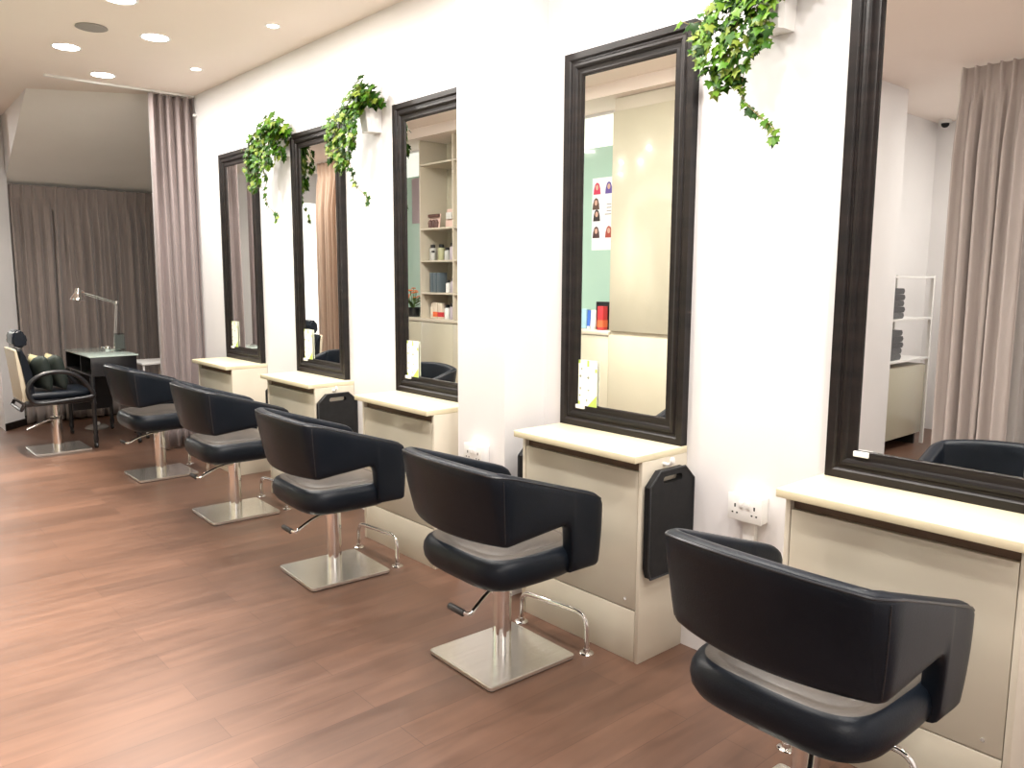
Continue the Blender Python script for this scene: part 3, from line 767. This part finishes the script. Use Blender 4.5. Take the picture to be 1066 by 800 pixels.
obj(B(-.045, .045, -.03, .03, 0, .006), 'foot', M['acrylic'], t)
obj(B(-.045, .045, -.004, .004, .006, .165), 'panel', M['acrylic'], t)
obj(B(-.04, .04, .0045, .0055, .02, .15), 'insert', flat('clouded_insert', (.5, .48, .45)), t)
t = thing('small_pot', 'small shiny pot at the left foot of the desk lamp', 'pot', (-.555, 7.98, .807))
obj(lathe(bmesh.new(), [(0, 0), (.022, 0), (.028, .02), (.028, .035), (.02, .045), (.012, .05), (0, .052)], n=20), 'body', M['chrome'], t)
obj(tube(bmesh.new(), smooth_path([(-.026, 0, .03), (-.05, 0, .04), (-.055, 0, .02)], 5), .004, 8), 'spout', M['chrome'], t)
# trolley
t = thing('side_trolley', 'white metal side trolley with loop handle beside the tall curtain', 'trolley', (-.20, 7.85, 0))
obj(B(-.16, .13, -.2, .2, .685, .705, .004), 'tray', M['white'], t)
obj(B(-.16, .13, -.2, .2, .22, .235, .004), 'tray', M['white'], t)
for x in (-.14, .11):
    for y in (-.18, .18):
        lg = obj(tube(bmesh.new(), [(x, y, .05), (x, y, .69)], .010, 10), 'leg', M['white'], t)
        w = bmesh.new(); lathe(w, [(0, -.011), (.024, -.009), (.024, .009), (0, .011)], n=14); xf(w, Matrix.Translation((x, y, .025)) @ Matrix.Rotation(PI / 2, 4, 'Y'))
        obj(w, 'castor', M['rubber'], lg)
obj(tube(bmesh.new(), round_path([(.115, .1, .69), (.115, .1, .815), (.115, -.1, .815), (.115, -.1, .69)], .05), .012, 10), 'handle', M['white'], t)
t = thing('floor_pedal', 'low grey round pedal with a white knob on the floor under the desk', 'pedal', (-.56, 8.52, 0))
obj(lathe(bmesh.new(), [(0, 0), (.10, 0), (.105, .012), (.085, .03), (.04, .036), (0, .036)], n=28), 'body', M['grey'], t)
obj(lathe(bmesh.new(), [(0, .036), (.03, .036), (.034, .05), (.026, .066), (0, .07)], n=20), 'knob', M['white'], t)

# ================================================================== OPPOSITE CABINETS (seen in the mirrors)
XO = -2.34
def base_cab(y0, y1, label):
    t = thing('base_cabinet', label, 'cabinet', (XO, (y0 + y1) / 2, 0), 0, 'taupe base cabinets opposite the mirrors')
    h = (y1 - y0) / 2
    obj(B(-.355, -.02, -h, h, 0, 1.028), 'carcass', M['shelf'], t)
    obj(B(-.0195, 0, -h + .0015, h - .0015, .06, 1.02, .0015), 'door', M['opp'], t)
for y0, y1, l in ((4.385, 5.16, 'taupe base cabinet below the niche with the hair colour poster'), (5.16, 5.95, 'taupe base cabinet next to the shelves of bottles, nearer side'),
                  (5.95, 6.5, 'taupe base cabinet under the near half of the display shelves'), (6.5, 7.06, 'taupe base cabinet under the far half of the display shelves'),
                  (7.06, 7.63, 'taupe base cabinet below the orange flowers'), (7.63, 8.205, 'taupe base cabinet at the far end of the counter')):
    base_cab(y0, y1, l)
def tall_cab(y0, y1, label):
    t = thing('tall_cabinet', label, 'cabinet', (XO, (y0 + y1) / 2, 0), 0, 'tall taupe cupboards opposite the mirrors')
    h = (y1 - y0) / 2
    obj(B(-.355, -.02, -h, h, 0, 2.905), 'carcass', M['shelf'], t)
    obj(B(-.0195, 0, -h + .0015, h - .0015, .06, 1.035, .0015), 'door', M['opp'], t)
    obj(B(-.0195, 0, -h + .0015, h - .0015, 1.07, 2.80, .0015), 'door', M['opp'], t)
tall_cab(3.765, 4.385, 'tall glossy taupe cupboard reflected in the mirror right of the pillar')
tall_cab(2.925, 3.765, 'tall glossy taupe cupboard next to the white end wall')
o = obj(B(XO - .355, XO + .005, 4.387, 8.207, 1.0285, 1.06, .002), 'worktop', M['shelf']); tag(o, 'long taupe worktop running along the base cabinets opposite the mirrors', 'worktop')
for k, (y0, y1, l) in enumerate(((4.388, 5.93, 'pale green glass panel at the back of the poster niche'), (7.085, 8.207, 'pale green glass panel at the back of the flower niche'))):
    t = thing('back_panel', l, 'panel', (-2.70, (y0 + y1) / 2, 1.0605), 0, 'niche back panels'); h = (y1 - y0) / 2
    obj(B(.0005, .008, -h, h, 0, 1.56), 'glass', M['niche_glass'], t)
    obj(B(.0005, .008, -h, h, 1.56, 1.82), 'room_glow_panel', M['lit_room_glow'], t)
# display shelf unit
t = thing('display_shelf', 'open taupe display shelves of hair products, reflected beside the pillar', 'shelf', (XO, 6.505, 1.0605))
for y in (-.565, -.01, .56): obj(B(-.35, -.002, y - .009, y + .009, 0, 1.845), 'divider', M['shelf'], t)
for z in (.277, .611, .942, 1.600): obj(B(-.348, -.004, -.555, .55, z - .018, z), 'shelf_board', M['shelf'], t)
obj(B(-.352, -.349, -.565, .56, 0, 1.845), 'back_panel', M['opp'], t)
SZ = [z_ + .0008 for z_ in (1.0605, 1.0605 + .277, 1.0605 + .611, 1.0605 + .942)]
BC = dict(grey=flat('pale_grey_bottle', (.45, .45, .42), .3), olive=flat('olive_bottle', (.38, .38, .22), .3), dark=flat('slate_bottle', (.10, .13, .15), .3), cream=flat('cream_bottle', (.7, .62, .5), .3), white=flat('white_bottle', (.75, .75, .72), .3), blue=flat('blue_tube', (.05, .15, .55), .3), orange=flat('orange_box', (.75, .16, .06), .4), lil=flat('lilac_bottle', (.45, .40, .45), .3), red=flat('red_box', (.6, .04, .05), .4), pale=flat('pale_blue_tube', (.35, .55, .65), .3), black=M['black'], brown=flat('brown_print', (.12, .06, .05), .5), pink=flat('pink_card', (.75, .55, .48), .5), green=flat('black_green', (.02, .03, .025), .5))
def bottle(x, y, z, r, h, m, label, grp, cap='black'):
    t = thing('bottle', label, 'bottle', (x, y, z), 0, grp)
    obj(lathe(bmesh.new(), [(0, 0), (r * .94, 0), (r, .005), (r, h * .72), (r * .8, h * .78), (r * .45, h * .8), (0, h * .8)], n=18), 'body', BC[m], t)
    obj(lathe(bmesh.new(), [(0, h * .8), (r * .72, h * .8), (r * .72, h * .97), (r * .6, h), (0, h)], n=18), 'cap', BC[cap], t)
def carton(x, y, z, w, d, h, m, label, grp, band=None):
    t = thing('carton', label, 'carton', (x, y, z), 0, grp)
    obj(B(-d / 2, d / 2, -w / 2, w / 2, 0, h, .002), 'box', BC[m], t)
    if band: obj(B(-d / 2 - .001, d / 2 + .001, -w / 2 - .001, w / 2 + .001, h * .12, h * .42), 'band', BC[band], t)
G = 'hair products on the display shelves'
XB = XO - .11
bottle(XB, 6.985, SZ[2], .036, .165, 'grey', 'pale grey bottle first from the left on the middle bottle shelf', G)
bottle(XB + .05, 6.915, SZ[2], .024, .10, 'grey', 'short grey bottle between taller ones on the middle bottle shelf', G)
bottle(XB, 6.835, SZ[2], .038, .165, 'olive', 'olive bottle in the centre of the middle bottle shelf', G)
bottle(XB, 6.735, SZ[2], .030, .13, 'grey', 'medium grey bottle right of the olive one', G)
bottle(XB, 6.63, SZ[2], .038, .175, 'lil', 'lilac tinted bottle at the right of the middle bottle shelf', G)
for k, y in enumerate((6.96, 6.895, 6.83)):
    carton(XB, y, SZ[1], .056, .09, .205, 'dark', ['slate carton leftmost in the dark trio on the second shelf', 'slate carton in the middle of the dark trio on the second shelf', 'slate carton rightmost in the dark trio on the second shelf'][k], G)
bottle(XB, 6.72, SZ[1], .026, .13, 'white', 'white bottle with black cap right of the dark cartons', G)
bottle(XB, 6.64, SZ[1], .026, .15, 'lil', 'lilac bottle at the right of the second shelf', G)
bottle(XB, 7.0, SZ[0], .022, .16, 'cream', 'slim cream bottle leftmost on the lowest shelf', G, 'cream')
carton(XB, 6.91, SZ[0], .075, .07, .17, 'cream', 'cream carton with orange band, left one on the lowest shelf', G, 'orange')
carton(XB, 6.825, SZ[0], .07, .07, .165, 'cream', 'cream carton with orange band, right one on the lowest shelf', G, 'red')
bottle(XB, 6.735, SZ[0], .034, .15, 'white', 'white bottle with black cap on the lowest shelf', G)
bottle(XB, 6.65, SZ[0], .03, .165, 'lil', 'lilac bottle rightmost on the lowest shelf', G)
for k in range(4):
    bottle(XB, 6.42 - k * .1, SZ[2], .03, .15, ['grey', 'olive', 'white', 'grey'][k], 'hair product bottle on the nearer bay of the middle shelf', 'bottles on the nearer shelf bay')
def photo(y, z, w, h, label, dark):
    t = thing('picture_card', label, 'card', (XB, y, z), 0, 'picture cards on the top shelf')
    q = B(-.004, .004, -w / 2, w / 2, 0, h, .001); xf(q, Matrix.Rotation(-.15, 4, 'Y')); obj(q, 'card', BC['pink'], t)
    q = bmesh.new()
    if dark:
        for s in (-.055, 0, .055): lathe(q, [(0, .01), (.02, .01), (.024, .06), (.012, .09), (0, .09)], (.012, s, 0), 10)
        box(q, -.004, .012, -w / 2, w / 2, h * .78, h * .98)
    else: box(q, .0, .012, -w * .3, w * .3, h * .45, h * .8)
    obj(q, 'print', BC['brown'] if dark else BC['white'], t)
photo(6.96, SZ[3] + .002, .19, .15, 'picture card with small dark figures on the top shelf', True)
photo(6.69, SZ[3] + .002, .15, .19, 'pink picture card right of the card with dark figures', False)
o = obj(B(-2.6915, -2.6885, 7.35, 7.72, 2.10, 2.60), 'wall_poster', flat('mauve_poster', (.38, .31, .33))); tag(o, 'plain mauve poster on the glass above the orange flowers', 'poster')
# flowers
t = thing('flower_pot', 'orange flowers in a dark pot on the worktop, reflected in the pillar mirror', 'plant', (XO - .16, 7.44, 1.0605))
obj(lathe(bmesh.new(), [(0, 0), (.07, 0), (.085, .10), (.075, .10), (.065, .085), (0, .085)], n=20), 'pot', M['black'], t)
rng = random.Random(2); q = bmesh.new(); s_ = bmesh.new()
for k in range(16):
    a = rng.uniform(0, 2 * PI); r = rng.uniform(.01, .11); z = rng.uniform(.2, .31)
    p = (r * math.cos(a), r * math.sin(a), z); tube(s_, [(0, 0, .08), (p[0] * .5, p[1] * .5, z * .6), p], .003, 5)
    for j in range(6):
        an = 2 * PI * j / 6; c = Vector(p) + Vector((math.cos(an) * .018, math.sin(an) * .018, .006))
        lathe(q, [(0, -.006), (.013, 0), (0, .008)], c, 8)
for k in range(14):
    a = rng.uniform(0, 2 * PI); p = Vector((.07 * math.cos(a), .07 * math.sin(a), rng.uniform(.12, .2))); d = Vector((math.cos(a), math.sin(a), .5)) * .06; w_ = Vector((-math.sin(a), math.cos(a), 0)) * .015
    s_.faces.new([s_.verts.new(v_) for v_ in (p - d, p + w_, p + d, p - w_)])
obj(q, 'petals', M['orange'], t); obj(s_, 'leaves', M['green_leaf'], t)
# niche items
G = 'products on the worktop in the poster niche'
XN = XO - .17
def tube_item(y, w, h, m, label, x=XN):
    t = thing('product_tube', label, 'tube', (x, y, 1.0605), 0, G)
    obj(lathe(bmesh.new(), [(0, 0), (w * .42, 0), (w * .42, .025), (0, .025)], n=16), 'cap', BC['white'], t)
    b = bmesh.new(); rings = []
    for f_ in (0, .5, 1): rings.append([b.verts.new((w * .45 * math.cos(2 * PI * k / 16) * (1 - f_ * .9), w * .5 * math.sin(2 * PI * k / 16), .025 + (h - .025) * f_)) for k in range(16)])
    for a, c in zip(rings, rings[1:]):
        for k in range(16): b.faces.new((a[k], a[(k + 1) % 16], c[(k + 1) % 16], c[k]))
    b.faces.new(rings[0][::-1]); b.faces.new(rings[2]); obj(b, 'body', BC[m], t)
carton(XN, 4.805, 1.0605, .06, .05, .17, 'pale', 'pale blue carton leftmost in the poster niche', G)
tube_item(4.745, .045, .16, 'blue', 'blue tube in the poster niche', XN + .02)
tube_item(4.685, .06, .165, 'white', 'white tube next to the blue tube in the poster niche', XN + .03)
carton(XN - .06, 4.63, 1.0605, .16, .07, .235, 'black', 'tall black box behind the tubes in the poster niche', G)
carton(XN + .04, 4.575, 1.0605, .062, .06, .20, 'red', 'red and orange carton beside the tall cupboard', G, 'orange')
# hair colour poster on the glass
t = thing('hair_colour_poster', 'white poster of six hair colour portraits on the niche back glass', 'poster', (-2.690, 4.79, 1.74))
PW, PH = .26, .62
obj(B(-.001, .0015, -PW / 2, PW / 2, 0, PH), 'sheet', flat('poster_paper', (.80, .82, .84)), t)
HC = [('crimson_hair', (.55, .02, .08)), ('violet_hair', (.10, .06, .30)), ('brown_hair', (.09, .045, .03)), ('black_hair', (.03, .02, .02)), ('dark_brown_hair', (.07, .03, .03)), ('auburn_hair', (.32, .05, .03))]
skin = flat('printed_skin', (.55, .34, .26))
PP = [(.075, .53), (-.062, .53), (.085, .40), (.075, .30), (.078, .155), (-.07, .155)]
for k, ((nm, c), (y, z)) in enumerate(zip(HC, PP)):
    q = prism(bmesh.new(), [(y - .042, z - .05), (y + .042, z - .05), (y + .036, z), (y + .022, z + .04), (y, z + .052), (y - .022, z + .04), (y - .036, z)], .001, 'x', .0015)
    o = obj(q, 'portrait', flat(nm, c), t)
    q = prism(bmesh.new(), [(y + .017 * math.cos(2 * PI * j / 14), z + .01 + .024 * math.sin(2 * PI * j / 14)) for j in range(14)], .0006, 'x', .0026)
    obj(q, 'face', skin, o)
q = bmesh.new()
q.free()
for j in range(4): obj(B(.0015, .0022, -.092, -.040 if j < 3 else -.02, .385 - j * .028, .395 - j * .028), 'text_line', M['grey'], t)

# ================================================================== ALCOVE RACK WITH TOWELS (seen in the nearest mirror)
t = thing('towel_rack', 'white metal rack with shelves beside the white end wall', 'rack', (-4.65, 3.10, 0))
for x in (-.41, .41):
    for y in (-.16, .16): obj(B(x - .014, x + .014, y - .014, y + .014, 0, 1.54), 'post', M['white'], t)
for z in (.80, 1.16, 1.525): obj(B(-.396, .396, -.174, .174, z - .018, z, .002), 'shelf_board', M['white'], t)
t = thing('low_cabinet', 'low pale cabinet standing under the towel rack shelves', 'cabinet', (-4.65, 3.10, 0))
b = B(-.39, .39, -.14, .155, .10, .74, .003); obj(b, 'carcass', M['shelf'], t)
obj(B(-.385, .385, -.158, -.1405, .11, .735, .003), 'door', M['opp'], t)
for x in (-.34, .34): obj(B(x - .015, x + .015, -.12, .12, 0, .10), 'leg', M['rubber'], t)
M['towel'] = noisy(mat('black_towel', (.012, .012, .018), .95, sheen=.4), (.009, .009, .013), (.02, .02, .027), 40, bump=.6, bscale=180)
M['towel_grey'] = noisy(mat('grey_towel', (.08, .08, .09), .95, sheen=.4), (.06, .06, .07), (.1, .1, .11), 40, bump=.6, bscale=180)
def towel(x, z, m, rot, label, grp):
    b = bmesh.new(); prof = []
    w, h = .17, .052
    for k in range(20):
        a = 2 * PI * k / 20; c, s = math.cos(a), math.sin(a)
        prof.append((w * math.copysign(abs(c) ** .35, c), h / 2 + h / 2 * math.copysign(abs(s) ** .6, s)))
    prism(b, prof, .24, 'y', -.12); bmesh.ops.bevel(b, geom=[e for e in b.edges if abs(e.verts[0].co.y - e.verts[1].co.y) < 1e-6], offset=.012, segments=2, affect='EDGES')
    o = obj(b, 'folded_towel', m, None, 60); o.location = (x, 3.09, z); o.rotation_euler = (0, 0, rot); tag(o, label, 'towel', grp)
nm = ['lowest', 'second', 'third', 'fourth', 'topmost']
for k in range(5): towel(-4.42 + rng.uniform(-.01, .01), 1.1605 + k * .0525, M['towel'], rng.uniform(-.05, .05), '%s black folded towel in the stack on the upper rack shelf' % nm[k], 'black towels on the upper rack shelf')
for k in range(5): towel(-4.43 + rng.uniform(-.01, .01), .8005 + k * .0525, M['towel'], rng.uniform(-.05, .05), '%s black folded towel in the stack on the lower rack shelf' % nm[k], 'black towels on the lower rack shelf')
towel(-4.44, .7405 - .0, M['towel_grey'], .03, 'grey folded cloth lying on the low cabinet under the rack', None) if False else None
# security camera
t = thing('security_camera', 'small white dome camera with black eye in the alcove corner', 'camera', (-5.70, 3.18, ZC))
obj(lathe(bmesh.new(), [(.05, -.0005), (.055, -.02), (.05, -.035), (0, -.035)], n=20), 'mount', M['white'], t)
obj(lathe(bmesh.new(), [(.036, -.035), (.034, -.055), (.02, -.07), (0, -.075)], n=20), 'lens_dome', M['dark_hole'], t)

# ================================================================== LIGHTS
def area(name, loc, size, energy, col=(1, .955, .90), rot=(0, 0, 0), spread=None):
    L = bpy.data.lights.new(name, 'AREA'); L.shape = 'DISK'; L.size = size; L.energy = energy; L.color = col
    if spread: L.spread = spread
    o = bpy.data.objects.new(name, L); COL.objects.link(o); o.location = loc; o.rotation_euler = rot; return o
def spot(name, loc, energy, ang, tilt=(0, 0, 0), col=(1, .96, .91), blend=.6, r=.03):
    L = bpy.data.lights.new(name, 'SPOT'); L.energy = energy; L.spot_size = math.radians(ang); L.spot_blend = blend; L.color = col; L.shadow_soft_size = r
    o = bpy.data.objects.new(name, L); COL.objects.link(o); o.location = loc; o.rotation_euler = tilt; return o
for x, y in [(b[0], b[1]) for b in BIG] + [(-.79, 4.25), (-.79, 2.98), (-.79, 1.71), (-.79, .44), (-1.165, 3.63), (-1.165, 2.36), (-1.165, 1.09)]:
    area('downlight_lamp', (x, y, ZC - .012), .16, 17)
for x, y in ((-1.9, -.7), (-3.2, -.9), (-5.0, 1.6), (-2.0, 9.6)):
    area('downlight_lamp', (x, y, ZC - .012), .16, 44 if x < -4 else 22)
for y in (6.133, 4.784, 3.43, 2.08, .73, -.62):
    spot('wall_spot_lamp', (-.33, y, ZC - .012), 48, 115, (0, math.radians(6), 0), blend=.7)
for x, y in ((-2.31, 1.95), (-2.20, 2.6), (-2.08, 3.35), (-1.95, 4.2), (-1.78, 5.3), (-1.61, 6.4), (-1.45, 7.4)):
    spot('floor_glow_helper', (x - .06, y, ZC - .012), 620, 38, (0, 0, 0), (1, .90, .78), 1., .05)  # added unseen spots without fixtures, for the warm glow along the left floor
spot('post_fill_helper', (-1.9, 7.6, ZC - .012), 90, 40, (math.radians(42), 0, math.radians(-28)), (1, .9, .8), 1., .05)  # added unseen spot without a fixture, brightens the white end post
area('arcade_lamp', (-2.6, 12.2, ZC - .05), 1.2, 420, (1, .97, .93))
w = bpy.data.worlds.new('World'); SC.world = w; w.use_nodes = True
w.node_tree.nodes['Background'].inputs[0].default_value = (1, .96, .92, 1); w.node_tree.nodes['Background'].inputs[1].default_value = .3

# ================================================================== CAMERA
yw, pi_, ro = math.radians(41.3128), math.radians(7.6348), math.radians(.2816)
F = Vector((math.sin(yw) * math.cos(pi_), math.cos(yw) * math.cos(pi_), -math.sin(pi_)))
r = Vector((math.cos(yw), -math.sin(yw), 0)); u = r.cross(F)
R = r * math.cos(ro) + u * math.sin(ro); U = u * math.cos(ro) - r * math.sin(ro)
cam = bpy.data.cameras.new('camera'); cam.sensor_fit = 'HORIZONTAL'; cam.sensor_width = 36; cam.lens = 36 * 829.66 / 1066; cam.clip_start = .02
co = bpy.data.objects.new('camera', cam); COL.objects.link(co)
mt = Matrix((R, U, -F)).transposed().to_4x4(); mt.translation = Vector((-2.5935, 0, 1.5)); co.matrix_world = mt
SC.camera = co
SC.view_settings.view_transform = 'Standard'; SC.view_settings.look = 'None'; SC.view_settings.exposure = 0.2
SC.cycles.max_bounces = 10; SC.cycles.glossy_bounces = 6; SC.cycles.diffuse_bounces = 5; SC.cycles.sample_clamp_indirect = 6
